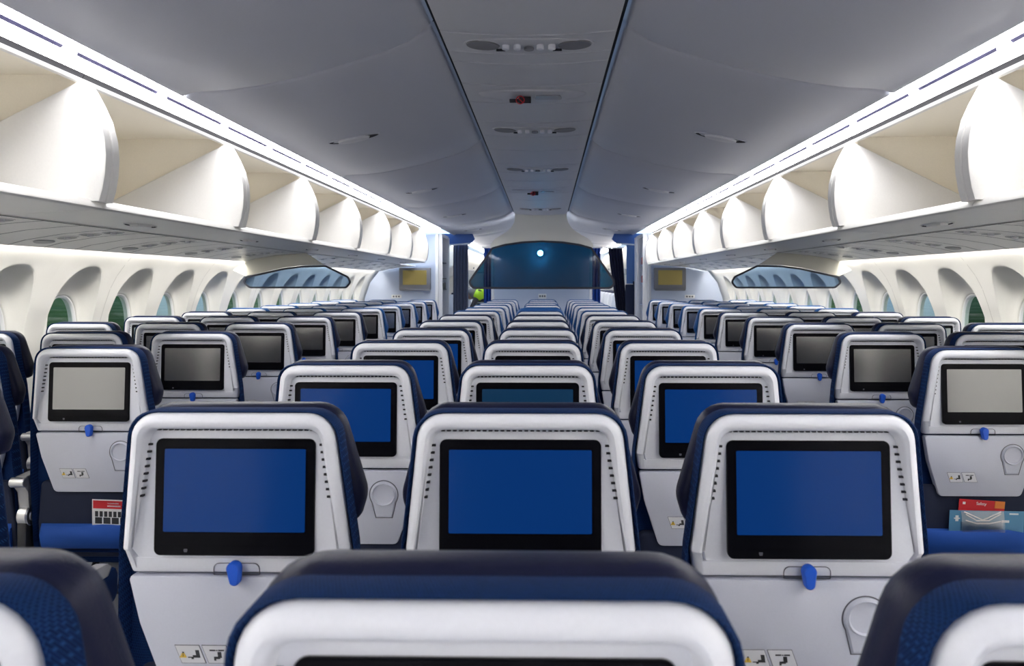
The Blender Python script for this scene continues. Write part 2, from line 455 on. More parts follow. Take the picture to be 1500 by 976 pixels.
card('safety_card', 1.485, yp+.005, zp+.012, .15, .118, .06, .06, [M['redink'], M['paper'], M['orange']],
     'red card at back of right aisle seat pocket', 'card', [(.28, .50, .80, 1.0, 2), (-.42, -.36, .86, .93, 1)])
def lettering(txt, size, x, z, m, parent):
    cu = bpy.data.curves.new('lettering', 'FONT'); cu.body = txt; cu.size = size; cu.extrude = .0002; cu.align_x = 'CENTER'
    tmp = bpy.data.objects.new('lettering_source', cu); COL.objects.link(tmp)
    bpy.context.view_layer.update()
    me = bpy.data.meshes.new_from_object(tmp.evaluated_get(bpy.context.evaluated_depsgraph_get()))
    bpy.data.objects.remove(tmp); bpy.data.curves.remove(cu)
    me.materials.clear(); me.materials.append(m)
    o = bpy.data.objects.new('lettering', me); COL.objects.link(o)
    o.parent = parent; o.location = (x, -.0008, z); o.rotation_euler = (PI/2, 0, 0)
red_card = [o for o in bpy.data.objects if o.get('label', '').startswith('red card at back')][0]
lettering('Safety', .014, -.002, .102, M['paper'], red_card)
card('leaflet', 1.505, yp+.0005, zp, .245, .096, .06, .015, [M['leaflet'], M['paper']],
     'wide pale blue leaflet lying in pocket of right aisle seat', 'leaflet', [(-.44, -.36, .70, .74, 1), (-.42, -.38, .62, .82, 1), (.30, .42, .88, .93, 1), (.20, .30, .60, .68, 1)])
t = thing('headset_bag', (1.49, yp-.004, zp-.005), 'clear plastic headset bag in front of blue leaflet', 'bag')
mb = MB(); mb.loft([[(-.07+.02*u, -.003-.008*math.sin(PI*v/6), .100*v/6) for u in range(8)] for v in range(7)], closed=False)
mb.loft([[(-.07+.02*u, .001, .100*v/6) for u in range(8)] for v in range(7)], closed=False)
mb.build('pouch', M['bag'], t)
mb = MB()
for k in range(2):
    mb.tube([(-.055, -.004, .090-.02*k), (-.02, -.006, .07-.010*k), (.02, -.006, .07-.010*k), (.06, -.004, .092-.025*k)], .002, 6)
mb.tube([(-.06, -.005, .098), (0, -.006, .072), (.06, -.005, .098)], .0025, 6)
mb.build('cable', M['paper'], t)

# ------------------------------------------------------------------ setting: floor, ceiling, walls
Y0, Y1 = -4.0, 21.0
def Z(h): return CAMZ+h
mb = MB(); mb.box(-2.7, 2.7, Y0, Y1, -.05, 0); tag(mb.build('floor', M['carpet'], None, 0), kind='structure')

def ch(Y): return 1.05 - .085*max(0, min(1, (Y-4)/7.5))        # crown height of the ceiling over the camera
PANEL = [(.375, 1.11), (.395, 1.085), (.43, 1.048), (.50, .998), (.60, .958), (.72, .922), (.85, .884), (1.0, .848), (1.15, .818), (1.28, .801), (1.38, .796), (1.43, .790), (1.452, .781), (1.466, .776), (1.475, .779), (1.48, .83)]
def pz(x, h, Y):
    w = max(0, min(1, (1.40-x)/1.0)); return Z(h - (1.05-ch(Y))*w)
CX = -.028
mb = MB()
SEAMS = [-4.0, -1.76, .74, 3.24, 5.74, 8.24, 10.74, 13.24, 15.9, 18.5, 21.0]
for s in (-1, 1):
    for a, b in zip(SEAMS[:-1], SEAMS[1:]):
        ys = [(a+.006, .04), (a+.006, .016), (a+.012, .006), (a+.025, 0)] + [(a+(b-a)*t/6, 0) for t in range(1, 6)] + [(b-.025, 0), (b-.012, .006), (b-.006, .016), (b-.006, .04)]
        mb.loft([[(s*x+CX*max(0, min(1, (1.35-x)/.9)), y, pz(x, h, y)+dz) for x, h in PANEL] for y, dz in ys], closed=False)
    mb.loft([[(s*.3, y, pz(.3, 1.09, y)+.03), (s*.5, y, pz(.5, 1.03, y)+.05), (s*1.0, y, pz(1.0, .87, y)+.05), (s*1.52, y, Z(.86))] for y in (Y0, 3, 6, 9, 11.5, Y1)], closed=False, mi=1)
# flat-bellied centre strip with its cross seams
def strip_z(u, Y): return Z(ch(Y) - .020*(1-u*u))
SS = [-4, -2.2, -.4, .5, 1.4, 2.4, 3.24, 3.51, 3.67, 4.08, 4.47, 4.97, 5.42, 5.95, 6.65, 7.1, 7.6, 8.1, 8.55, 9.2, 9.9, 10.4, 11.0]
for a, b in zip(SS[:-1], SS[1:]):
    ys = [(a+.003, .02), (a+.003, .006), (a+.008, 0), ((a+b)/2, 0), (b-.008, 0), (b-.003, .006), (b-.003, .02)]
    us = [-1.0, -1.0, -.985, -.8, -.55, -.28, 0, .28, .55, .8, .985, 1.0, 1.0]
    mb.loft([[(CX+.370*u, y, strip_z(u, y)+dz+(.03 if i in (0, 12) else .004 if i in (1, 11) else 0)) for i, u in enumerate(us)] for y, dz in ys], closed=False, mi=2)
mb.loft([[(CX-.39, y, Z(ch(y))+.03), (CX+.39, y, Z(ch(y))+.03)] for y in (Y0, 4, 8, 11.0)], closed=False, mi=1)
tag(mb.build('ceiling', [M['ceil'], M['seam'], M['strip']], None, 35, recalc=False), kind='structure')

# shroud where the strip ends, above the front glass
mb = MB(); loops = []
FH = [(0, .365), (.12, .370), (.25, .385), (.40, .43), (.52, .49), (.64, .58), (.76, .675), (.87, .722), (.95, .737), (1, .735)]
for v, hw in FH:
    row = []
    for i in range(25):
        u = -1+2*i/24
        cx = CX*(1-v) - .015*v
        hb = .600 - .095*abs(u)**1.8
        h = (ch(11)-.010 - .012*(1-u*u)*(1-v))*(1-v) + hb*v
        yy = 10.98 + .20*math.sin(min(1, v*1.25)*PI/2)
        row.append((cx+hw*u, yy, Z(h)))
    loops.append(row)
mb.loft(loops, closed=False)
loops2 = [[(x, y+.03, z+.012) for x, y, z in l] for l in loops]
mb.loft(loops2, closed=False)
mb.loft([loops[-1], loops2[-1]], closed=False)
o = mb.build('divider_fairing', mat('fairing_cream', (.66, .65, .60), .5), None, 50, recalc=False)
tag(o, 'cream curved fairing at end of the ceiling above dark glass divider', 'fairing')

# side walls with lofted window reveals
WP = [(1.62, 2.40), (1.53, 2.475), (1.425, 2.575), (1.30, 2.645), (1.10, 2.71), (.80, 2.735), (.40, 2.68), (0, 2.52)]
def wx(z):
    for (za, xa), (zb, xb) in zip(WP[:-1], WP[1:]):
        if z >= zb:
            t = (za-z)/(za-zb); 
            return xa+(xb-xa)*t
    return WP[-1][1]
def wxs(z): return (wx(z-.05)+2*wx(z)+wx(z+.04))/4 if .1 < z < 1.55 else wx(z)
ZW = [0, .2, .4, .55, .7, .85, 1.0, 1.1, 1.2, 1.3, 1.38, 1.46, 1.53, 1.62]
WCZ, WP_ = 1.03, .61
def wring(a, b, n_exp, cz, N=64):
    out = []
    for i in range(N):
        th = 2*PI*i/N; c, s_ = math.cos(th), math.sin(th)
        out.append((a*math.copysign(abs(c)**(2/n_exp), c), cz+b*math.copysign(abs(s_)**(2/n_exp), s_)))
    return out
def rectring(a, z0, z1, cz, N=64):
    out = []
    for i in range(N):
        th = 2*PI*i/N; c, s_ = math.cos(th), math.sin(th)
        k = min(a/abs(c) if abs(c) > 1e-6 else 9e9, ((z1-cz)/s_ if s_ > 1e-6 else ((z0-cz)/s_ if s_ < -1e-6 else 9e9)))
        out.append((c*k, cz+s_*k))
    for cx_, cz_ in ((a, z1), (-a, z1), (-a, z0), (a, z0)):
        j = min(range(N), key=lambda i: (out[i][0]-cx_)**2+(out[i][1]-cz_)**2); out[j] = (cx_, cz_)
    return out
def wall(side, s, wins):
    mb = MB(); first = wins[0]-WP_/2; last = wins[-1]+WP_/2
    for a, b in ((Y0, first), (last, 11.65), (11.65, Y1)):
        mb.loft([[(s*wxs(z), y, z) for z in ZW] for y in (a, b)], closed=False)
    zb, zt = .55, 1.53
    for wc in wins:
        for zr in ([z for z in ZW if z <= zb], [z for z in ZW if z >= zt]):
            mb.loft([[(s*wxs(z), wc+dy, z) for z in zr] for dy in (-WP_/2, WP_/2)], closed=False)
        R0, R1 = rectring(WP_/2, zb, zt, WCZ), wring(.232, .405, 2.6, WCZ)
        rings = [([(a[0]+(b[0]-a[0])*t, a[1]+(b[1]-a[1])*t) for a, b in zip(R0, R1)], 0) for t in (0, .2, .4, .6, .8, .93)] + [(R1, 0), (wring(.224, .397, 2.6, WCZ), .001), (wring(.220, .393, 2.6, WCZ), .008),
                 (wring(.211, .383, 2.6, WCZ-.003), .028), (wring(.190, .335, 2.6, WCZ-.01), .042), (wring(.166, .285, 2.6, WCZ-.015), .048), (wring(.150, .262, 2.6, WCZ-.018), .050),
                 (wring(.146, .257, 2.6, WCZ-.018), .054), (wring(.142, .252, 2.6, WCZ-.018), .075), (wring(.136, .246, 2.6, WCZ-.018), .10)]
        def pt(dy, z, d, base): 
            return (s*((wxs(z) if not base else (wxs(z)*(1-base)+(2.695)*base))+d), wc+dy, z)
        loops = []
        for pts, d in rings:
            base = max(0, min(1, (d-.006)/.044))
            loops.append([pt(dy, z, d*1.0, base) for dy, z in pts])
        mb.loft(loops)
    # thin joints every second window
    for k, wc in enumerate(wins):
        if k % 2: continue
        y = wc+WP_/2
        mb.loft([[(s*(wxs(z)-.0012), y+dy, z) for z in ZW] for dy in (-.003, .003)], closed=False, mi=1)
    o = mb.build('wall_'+side, [M['wall'], mat('wall_joint_'+side, (.55, .54, .52), .7)], None, 40, recalc=False)
    tag(o, kind='structure')
WINS = {}
for side, s, y0 in (('left', -1, 4.45), ('right', 1, 4.37)):
    WINS[side] = [y0+WP_*k for k in range(-2, 12)]
    wall(side, s, WINS[side])
wn = 0
for side, s in (('left', -1), ('right', 1)):
    for wc in WINS[side]:
        wn += 1
        mb = MB()
        X = lambda d: s*(2.647+d)
        mb.loft([[(X(.118), wc+dy, z) for dy, z in wring(.1445, .2545, 2.6, WCZ-.018)], [(X(.108), wc+dy, z) for dy, z in wring(.1445, .2545, 2.6, WCZ-.018)],
                 [(X(.106), wc+dy, z) for dy, z in wring(.139, .249, 2.6, WCZ-.018)], [(X(.112), wc+dy, z) for dy, z in wring(.130, .240, 2.6, WCZ-.018)], [(X(.122), wc+dy, z) for dy, z in wring(.128, .238, 2.6, WCZ-.018)]])
        f = tag(mb.build(f'window_{wn}', M['trimw'], None, 50), kind='structure')
        mb = MB()
        mb.loft([[(X(.118), wc+dy, z) for dy, z in wring(.131, .241, 2.6, WCZ-.018)], [(X(.121), wc+dy, z) for dy, z in wring(.131, .241, 2.6, WCZ-.018)]], True, True)
        mb.build('pane', M['pane'], f, 30)

# rear bulkhead behind the camera
mb = MB(); mb.box(-2.75, 2.75, Y0-.05, Y0, 0, 2.5); tag(mb.build('wall_rear', M['rear'], None, 0), kind='structure')
mb = MB(); mb.box(-2.75, 2.75, Y1, Y1+.05, 0, 2.5); tag(mb.build('wall_front', M['wall'], None, 0), kind='structure')

# ------------------------------------------------------------------ lamps
for s, side in ((-1, 'left'), (1, 'right')):
    t = thing('ceiling_wash_light', (s*1.54, 4.0, Z(.78)), f'long glowing white light strip along top of {side} overhead bins', 'light strip', 'cove lights along the bins')
    mb = MB()
    ya, yb_ = Y0+.02, 11.5
    def row(prof, mi=0, y0=ya, y1=yb_):
        mb.loft([[(s*x-s*1.54, y-4.0, Z(h)-Z(.78)) for x, h in prof] for y in (y0, y1)], closed=False, mi=mi)
    row([(1.482, .815), (1.49, .812), (1.52, .798), (1.543, .782)])
    mb.build('upper_diffuser', M['lamp'], t, 60, recalc=False)
    mb = MB(); row([(1.553, .774), (1.58, .766), (1.600, .756), (1.608, .749)])
    mb.build('lower_diffuser', M['lamp3'], t, 60, recalc=False)
    mb = MB(); row([(1.5415, .7828), (1.542, .7812), (1.553, .7733), (1.555, .774)])
    for k in range(26):                                   # the bright bridges that break the thin slot into dashes
        yk = ya + .30 + .625*k
        if yk > yb_-.1: break
        mb.box(s*1.539-s*1.54, s*1.557-s*1.54, yk-4-.035, yk-4+.035, Z(.7700)-Z(.78), Z(.783)-Z(.78), 1)
    mb.build('slot_rail', [mat('slot_violet_'+side, (.12, .11, .22), .6), M['cover']], t, 30, recalc=False)
    # side-wall wash lamp tucked behind the service panels
    mb = MB()
    mb.loft([[(s*2.418, y, 1.545), (s*2.455, y, 1.56)] for y in (Y0+.02, 11.5)], closed=False)
    o = mb.build('wall_wash_light', M['lamp2'], None, 0, recalc=False)
    tag(o, f'narrow white lamp strip along top of {side} window wall', 'light strip', 'lamps washing the window walls')

# ------------------------------------------------------------------ overhead bins
BL = 1.252
ARC = [(1.600, .712), (1.585, .690), (1.558, .640), (1.530, .580), (1.512, .510), (1.507, .450), (1.510, .390), (1.520, .330), (1.532, .288)]
def make_bin(s):
    root = thing('overhead_bin', (s*1.56, 0, Z(.28)), 'bin', 'overhead bin', 'open overhead bins')
    ox, oz = s*1.56, Z(.28)
    L = lambda pr: [(s*x-ox, Z(h)-oz) for x, h in pr]
    a, b = .002, BL-.002
    mb = MB()
    mb.extrude_y(L([(1.553, .262), (1.545, .267), (1.547, .274), (1.566, .297), (1.572, .297), (1.60, .286), (2.44, .292), (2.44, .280), (1.60, .266)]), a, b)
    mb.build('shelf', M['binwhite'], root, 40)
    mb = MB()
    mb.extrude_y(L([(1.560, .262), (1.62, .259), (1.75, .252), (1.900, .243), (1.905, .252), (1.60, .268)]), a, b)
    mb.build('soffit', M['under'], root, 40)
    mb = MB()
    mb.extrude_y(L([(1.630, .742), (2.05, .748), (2.30, .735), (2.40, .62), (2.45, .30), (2.47, .30), (2.42, .64), (2.31, .757), (2.05, .766), (1.630, .758)]), a, b)
    for y0, y1 in ((a, a+.012), (b-.012, b)):
        mb.extrude_y(L([(1.635, .742), (2.05, .748), (2.30, .735), (2.40, .62), (2.45, .292), (1.66, .292)]), y0, y1)
    mb.build('housing', M['bincream'], root, 40)
    for y0, y1 in ((a+.0005, a+.046), (b-.046, b-.0005)):
        mb = MB()
        sec = ARC + [(1.60, .287), (2.44, .293), (2.44, .300), (2.2, .415)]
        def ins(pr, e):
            out = []
            for i, (x, h) in enumerate(pr):
                out.append((x+e if i < len(ARC) else x, h-(e if i in (0, len(pr)-1) else 0)))
            return out
        mb.loft([[(x, y, z) for x, z in L(ins(sec, e))] for y, e in ((y0, .005), (y0+.004, 0), (y1-.004, 0), (y1, .005))], True, True)
        mb.build('divider', M['binwhite'], root, 40)
    mb = MB()
    mb.extrude_y(L([(1.603, .726), (1.609, .714), (1.624, .712), (1.632, .720), (1.632, .730), (1.618, .732)]), a, b)
    mb.build('top_rail', M['binwhite'], root, 40)
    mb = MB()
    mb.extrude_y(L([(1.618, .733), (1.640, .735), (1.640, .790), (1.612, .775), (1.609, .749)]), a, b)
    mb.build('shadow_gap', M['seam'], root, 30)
    mb = MB()
    yc = BL/2
    n = 24
    def el(rx, ry, dz): return [(s*(1.735+rx*math.cos(2*PI*i/n))-ox, yc+ry*math.sin(2*PI*i/n), Z(.2529-(rx*math.cos(2*PI*i/n))*.063)-oz-dz) for i in range(n)]
    mb.loft([el(.036, .125, -.002), el(.036, .125, .004), el(.033, .120, .004)], mi=1)
    mb.loft([el(.033, .120, .004), el(.030, .11, -.001)], False, True, mi=0)
    mb.box(s*1.735-ox-.018, s*1.735-ox+.018, yc-.06, yc+.06, Z(.2529)-oz-.010, Z(.2529)-oz+.001, 1, .002)
    mb.build('latch', [M['slot'], M['under']], root, 40)
    return root
for s, side in ((-1, 'left'), (1, 'right')):
    proto = None
    for k in range(-4, 8):
        if s < 0 and k == 7: continue
        yk = 2.765+BL*(k-1)
        if proto is None: proto = make_bin(s); o = proto
        else: o = copy_tree(proto)
        o.location = (s*1.56, yk, Z(.28))
        if k < 0: w = f'{side} row of bins, {ORD[-k-1]} bin behind the camera'
        else: w = f'{side} row of bins, ' + ('nearest bin at the picture edge' if k == 0 else f'{ORD[k]} bin beyond the nearest')
        o['label'] = 'open white overhead bin, ' + w

# passenger service panels under the bins
def make_psu(s):
    ox, oz = s*2.15, Z(.2)
    root = thing('service_panel', (ox, 0, oz), 'psu', 'service panel', 'service panels under the bins')
    prof = [(1.900, .241), (1.98, .237), (2.15, .222), (2.32, .195), (2.41, .171), (2.418, .176), (2.32, .206), (1.905, .252)]
    L = lambda pr: [(s*x-ox, Z(h)-oz) for x, h in pr]
    mb = MB(); mb.extrude_y(L(prof), .0005, PITCH-.0005)
    for y in (.006, .26, .52):
        mb.loft([[(x, y+d, z-.0006) for x, z in L([(1.905, .241), (1.98, .237), (2.15, .222), (2.32, .195), (2.405, .1725)])] for d in (-.005, .005)], closed=False, mi=1)
    mb.loft([[(x, y, z-.0015) for x, z in L([(1.896, .2415), (1.908, .2408)])] for y in (.0, PITCH)], closed=False, mi=1)
    mb.build('panel', [M['under'], M['groove']], root, 40, recalc=False)
    def hz(x):
        pr = prof[:5]
        for (xa, ha), (xb, hb) in zip(pr[:-1], pr[1:]):
            if x <= xb: return ha+(hb-ha)*(x-xa)/(xb-xa)
        return pr[-1][1]
    n = 20
    def disc(xc, yc, rx, ry, dz): return [(s*(xc+rx*math.cos(2*PI*i/n))-ox, yc+ry*math.sin(2*PI*i/n), Z(hz(xc+rx*math.cos(2*PI*i/n)))-oz-dz) for i in range(n)]
    for xc in (1.99, 2.10, 2.21):
        mb = MB()
        mb.loft([disc(xc, .39, .042, .060, -.002), disc(xc, .39, .042, .060, .003), disc(xc, .39, .036, .054, .003)], mi=1)
        mb.loft([disc(xc, .39, .036, .054, .003), disc(xc, .39, .02, .03, .001)], False, True, mi=0)
        mb.loft([disc(xc, .39, .014, .014, 0), disc(xc, .39, .014, .014, .010), disc(xc, .39, .009, .009, .012)], False, True, mi=2)
        mb.build('reading_light', [M['arm'], M['under'], M['trimw']], root, 40)
    mb = MB(); mb.loft([disc(2.32, .39, .030, .07, 0), disc(2.32, .39, .028, .066, .004)], False, True)
    mb.build('sign_lens', M['arm'], root, 40)
    return root
for s, side in ((-1, 'left'), (1, 'right')):
    proto = None
    for k in range(13):
        yk = 1.72+PITCH*k
        o = proto = make_psu(s) if proto is None else proto
        if k: o = copy_tree(proto)
        o.location = (s*2.15, yk, Z(.2))
        o['label'] = f'grey reading light panel under {side} bins, ' + ('nearest of the row' if k == 0 else f'{ORD[k]} from the camera')

# ceiling modules on the centre strip
def csurf(x, Y): return strip_z((x-CX)/.37, Y)
def oval(xc, yc, rx, ry, dz, n=24): return [(xc+rx*math.cos(2*PI*i/n), yc+ry*math.sin(2*PI*i/n), csurf(xc+rx*math.cos(2*PI*i/n), yc)-dz) for i in range(n)]
li = si = 0
for kind, yc, ly in (('light', 3.375, .10), ('sign', 4.275, .13), ('light', 5.19, .11), ('light', 6.87, .11), ('sign', 8.33, .13), ('light', 10.15, .11)):
    if kind == 'light':
        t = thing('reading_light_unit', (CX, yc, csurf(CX, yc)), f'grey reading light unit on ceiling strip, {ORD[li]} from the camera', 'light unit', 'light units on the ceiling strip'); li += 1
        O = lambda pts: [(x-CX, y-yc, z-csurf(CX, yc)) for x, y, z in pts]
        mb = MB(); mb.loft([O(oval(CX, yc, .285, ly, -.002)), O(oval(CX, yc, .283, ly-.002, .004)), O(oval(CX, yc, .275, ly-.008, .006))], False, True)
        mb.build('panel', M['strip'], t, 50)
        for x in (-.20, .20):
            mb = MB(); mb.loft([O(oval(CX+x, yc, .075, ly*.62, .004)), O(oval(CX+x, yc, .070, ly*.58, .010)), O(oval(CX+x, yc, .05, ly*.4, .007))], False, True)
            mb.build('lamp_well', M['tvframe'], t, 50)
            mb = MB(); mb.box(x*.62-.02, x*.62+.02, .035, .045, -.014, -.004, 0, .002); mb.build('switch', M['slot'], t)
        for x in (-.10, -.05, .05, .10):
            mb = MB(); mb.cyl((x, -.01, -.012), (0, 0, 1), .016, .020, 16); mb.build('air_nozzle', M['shell'], t)
        mb = MB(); mb.cyl((0, .02, -.010), (0, 0, 1), .022, .012, 18); mb.build('speaker_disc', M['tvframe'], t)
    else:
        t = thing('no_smoking_sign', (CX, yc, csurf(CX, yc)), ['dark no smoking sign unit on ceiling strip near the camera', 'far no smoking sign unit deep along ceiling strip'][si], 'sign'); si += 1
        O = lambda pts: [(x-CX, y-yc, z-csurf(CX, yc)) for x, y, z in pts]
        mb = MB(); mb.loft([O(oval(CX, yc, .300, ly, -.002)), O(oval(CX, yc, .29, ly-.004, .006)), O(oval(CX, yc, .22, ly*.7, .010))], False, True)
        mb.build('panel', M['strip'], t, 50)
        mb = MB(); mb.loft([[(x, y, z) for y, z in ((-.045, -.052), (-.038, -.014), (.05, -.006), (.0, -.040))] for x in (-.072, -.008)], True, True); mb.box(-.125, -.070, -.040, -.010, -.042, -.026, 0, .003)
        mb.build('sign_plate', M['slot'], t)
        mb = MB()
        pts = [(-.066+.022*math.cos(2*PI*i/24), -.0445+.004*math.sin(2*PI*i/24), -.034+.022*math.sin(2*PI*i/24)) for i in range(25)]
        mb.tube(pts, .0028, 6); mb.tube([(-.081, -.042, -.019), (-.051, -.047, -.049)], .0028, 6)
        mb.build('prohibition_ring', M['redink'], t)
        mb = MB()
        pr = rpoly([(.02, -.045), (.15, -.045), (.165, .045), (.01, .045)], .02, 4)
        mb.loft([[(x, y, -.006) for x, y in pr], [(x, y, -.013) for x, y in pr]], False, True)
        mb.build('lens', mat('lens_grey', (.30, .30, .33), .3), t, 40)

# oval emergency lights in the curved ceiling panels
def psurf(x, Y):
    for (xa, ha), (xb, hb) in zip(PANEL[:-1], PANEL[1:]):
        if x <= xb: return pz(x, ha+(hb-ha)*(x-xa)/(xb-xa), Y)
    return Z(.8)
for s, side in ((-1, 'left'), (1, 'right')):
    for k, yc in enumerate((2.02, 4.50, 6.97, 9.45, 11.9)):
        if k == 0: continue
        xc = 1.06
        t = thing('emergency_light', (s*xc+CX*.32, yc, psurf(xc, yc)), f'oval grey lamp in {side} ceiling panel, {ORD[k-1]} from the camera', 'lamp', 'oval ceiling lamps')
        def ov(rx, ry, dz, n=28, x_=0): return [(s*(x_+rx*math.cos(2*PI*i/n)), ry*math.sin(2*PI*i/n), psurf(xc+x_+rx*math.cos(2*PI*i/n), yc)-psurf(xc, yc)-dz) for i in range(n)]
        mb = MB(); mb.loft([ov(.150, .058, -.002), ov(.150, .058, .004), ov(.143, .052, .004)], mi=0); mb.loft([ov(.143, .052, .004), ov(.138, .048, .001)], False, True, mi=1)
        mb.build('bezel', [M['ceil'], M['slot']], t, 40)
        mb = MB(); mb.loft([ov(.092, .050, .001), ov(.088, .046, .012), ov(.06, .03, .016)], False, True)
        mb.build('lens', M['strip'], t, 50)

# ------------------------------------------------------------------ glass class dividers
def glass(name, pts, y, gm, label, th=.012, edge=.014, s=1):
    cx = sum(p[0] for p in pts)/len(pts); cz = sum(p[1] for p in pts)/len(pts)
    t = thing(name, (cx, y, cz), label, 'divider')
    uniq = [p for i, p in enumerate(pts) if (Vector(p)-Vector(pts[i-1])).length > 1e-5]
    area = sum(a[0]*b[1]-b[0]*a[1] for a, b in zip(uniq, uniq[1:]+uniq[:1]))
    sg = 1 if area > 0 else -1
    def inset(e):
        out = []; n = len(uniq)
        for i, p in enumerate(uniq):
            a = (Vector(p)-Vector(uniq[i-1])).normalized(); b = (Vector(uniq[(i+1) % n])-Vector(p)).normalized()
            nn = (Vector((-a.y, a.x))+Vector((-b.y, b.x))).normalized()*sg
            out.append((p[0]-cx+nn.x*e, p[1]-cz+nn.y*e))
        return out
    mb = MB(); q = inset(edge*.6)
    mb.loft([[(x, -th/2+.003, z) for x, z in q], [(x, th/2-.003, z) for x, z in q]], True, True)
    mb.build('pane', gm, t, 30)
    mb = MB(); o_, i_ = inset(0), inset(edge)
    mb.loft([[(x, th/2, z) for x, z in i_], [(x, th/2, z) for x, z in o_], [(x, -th/2, z) for x, z in o_], [(x, -th/2, z) for x, z in i_], [(x, th/2, z) for x, z in i_]])
    mb.build('gasket', M['gasket'], t, 40)
    return t
YG = 11.188
pts = [(-.735, Z(.505)), (-.55, Z(.555)), (-.30, Z(.592)), (-.015, Z(.605)), (.28, Z(.592)), (.53, Z(.555)), (.705, Z(.505))]
pts += rpoly([(.705, Z(.505)), (1.055, Z(-.0)), (.98, Z(-.095)), (-1.01, Z(-.095)), (-1.085, Z(0)), (-.735, Z(.505))], [0, .10, .09, .09, .10, 0], 6)[7:-7]
glass('class_divider', pts, YG, M['glassdark'], 'large dark blue glass divider at far end of the cabin', .02, .030)
YS = 6.3
for s, side in ((-1, 'left'), (1, 'right')):
    pts = rpoly([(2.40, .048), (2.10, .116), (1.94, .136), (1.745, .140), (1.56, .050), (1.535, .0), (1.575, -.048), (2.37, -.048), (2.425, .0)], [.02, .2, .3, .02, .04, .03, .04, .05, .03], 5)
    t = glass('side_divider', [(s*x, Z(h)) for x, h in pts], YS, M['glassside'], f'blue tinted glass divider hanging over the {side} seat block', .014, .014)
    mb = MB()
    q = [(2.33, .190), (1.985, .236), (1.90, .240), (1.755, .146), (1.94, .142), (2.10, .122), (2.40, .056), (2.52, .09), (2.43, .158)]
    q = [(1.905, .239), (1.98, .235), (2.15, .220), (2.32, .193), (2.40, .169), (2.50, .10), (2.40, .052), (2.10, .120), (1.94, .140), (1.760, .143)]
    l = t.location
    mb.loft([[(s*x-l.x, y, Z(h)-l.z) for x, h in q] for y in (-.010, .012)], True, True)
    mb.build('hanger_panel', mat('hanger_'+side, (.70, .68, .60), .5), t, 30)

# ------------------------------------------------------------------ forward end: partitions, closets, curtains, next cabin
YP = 11.66
def partition(x0, x1, z1, label, edges):
    t = thing('partition', ((x0+x1)/2, YP, 0), label, 'partition')
    cx = (x0+x1)/2
    mb = MB()
    mb.box(x0-cx, x1-cx, 0, .05, 0, z1, 0, .004); mb.build('panel', M['part'], t)
    for e in edges:
        mb = MB(); mb.box(e-cx-.022, e-cx+.022, -.006, .056, 0, z1, 0, .006); mb.build('edge_trim', M['trimw'], t)
    return t
for s, side in ((-1, 'left'), (1, 'right')):
    xo = 2.36
    # upper piece narrower than the wall below: shaped outline
    t = thing('partition', (s*2.0, YP, 0), f'pale blue partition with a television at far end of {side} block', 'partition')
    prof = [(1.605, 0), (2.48, 0), (2.66, .4), (2.70, .8), (2.68, 1.1), (2.60, 1.34), (2.45, 1.53), (2.36, 1.62), (2.30, 2.06), (1.605, 2.06)]
    mb = MB(); mb.loft([[(s*x-s*2.0, y, z) for x, z in prof] for y in (0, .05)], True, True); mb.build('panel', M['part'], t, 30)
    mb = MB(); mb.box(s*1.595-s*2.0-.022, s*1.595-s*2.0+.022, -.008, .058, 0, 2.07, 0, .006); mb.build('edge_trim', M['trimw'], t)
    # television
    xc, w, h, zc = 1.915 if s < 0 else 1.889, .47, .33, Z(.055)
    tv = thing('wall_television', (s*xc, YP, zc), f'small television with painted gold reflection on {side} partition', 'television')
    mb = MB(); mb.box(-w/2, w/2, -.07, -.002, -h/2, h/2, 0, .012)
    mb.box(-w/2+.01, w/2-.01, -.085, -.05, -h/2-.012, -h/2+.012, 0, .005); mb.build('frame', M['tvframe'], tv)
    mb = MB(); mb.box(-.178, .178, -.076, -.068, -.090, .128, 0, .002); mb.build('screen', M['gold'], tv, 0)
    xs = 2.20 if s < 0 else 2.19
    p = thing('wall_placard', (s*xs, YP, Z(-.21)), f'small white placard low on the {side} partition', 'placard')
    mb = MB(); mb.box(-.075, .075, -.012, -.002, -.025, .025, 0, .003); mb.build('plate', M['paper'], p)
    mb = MB()
    for i in range(3): mb.box(-.055+.04*i, -.030+.04*i, -.0135, -.011, -.012, .012)
    mb.build('pictograms', M['groove'], p, 0)
partition(-.76, .72, 1.95, 'pale blue centre partition under the dark glass divider', (-.755, .715))
p = thing('wall_placard', (-.01, YP, Z(-.205)), 'small white placard on the centre partition', 'placard')
mb = MB(); mb.box(-.06, .06, -.012, -.002, -.035, .035, 0, .003); mb.build('plate', M['paper'], p)
mb = MB(); [mb.box(-.045+.035*i, -.022+.035*i, -.0135, -.011, -.015, .015) for i in range(3)]; mb.build('pictograms', M['groove'], p, 0)

def curtain(x0, x1, y, z0, z1, folds, m, label, x0b=None, x1b=None, amp=.025, tie=None):
    x0b = x0 if x0b is None else x0b; x1b = x1 if x1b is None else x1b
    cx = (x0+x1)/2
    t = thing('curtain', (cx, y, z0), label, 'curtain')
    mb = MB(); N = folds*8; R = 10; front, back = [], []
    for r in range(R+1):
        v = r/R; a = x0+(x0b-x0)*(1-v); b = x1+(x1b-x1)*(1-v)
        rowf = [(a+(b-a)*i/N-cx, amp*math.sin(2*PI*folds*i/N)*(1.1-.3*v), (z1-z0)*v) for i in range(N+1)]
        front.append(rowf); back.append([(x, yy+.006, z) for x, yy, z in rowf])
    mb.loft(front, closed=False); mb.loft(back, closed=False)
    mb.build('cloth', m, t, 60, recalc=False)
    mb = MB(); mb.tube([(x0-cx-.03, 0, z1-z0+.012), (x1-cx+.03, 0, z1-z0+.012)], .012, 8); mb.build('rail', M['trimw'], t)
    return t
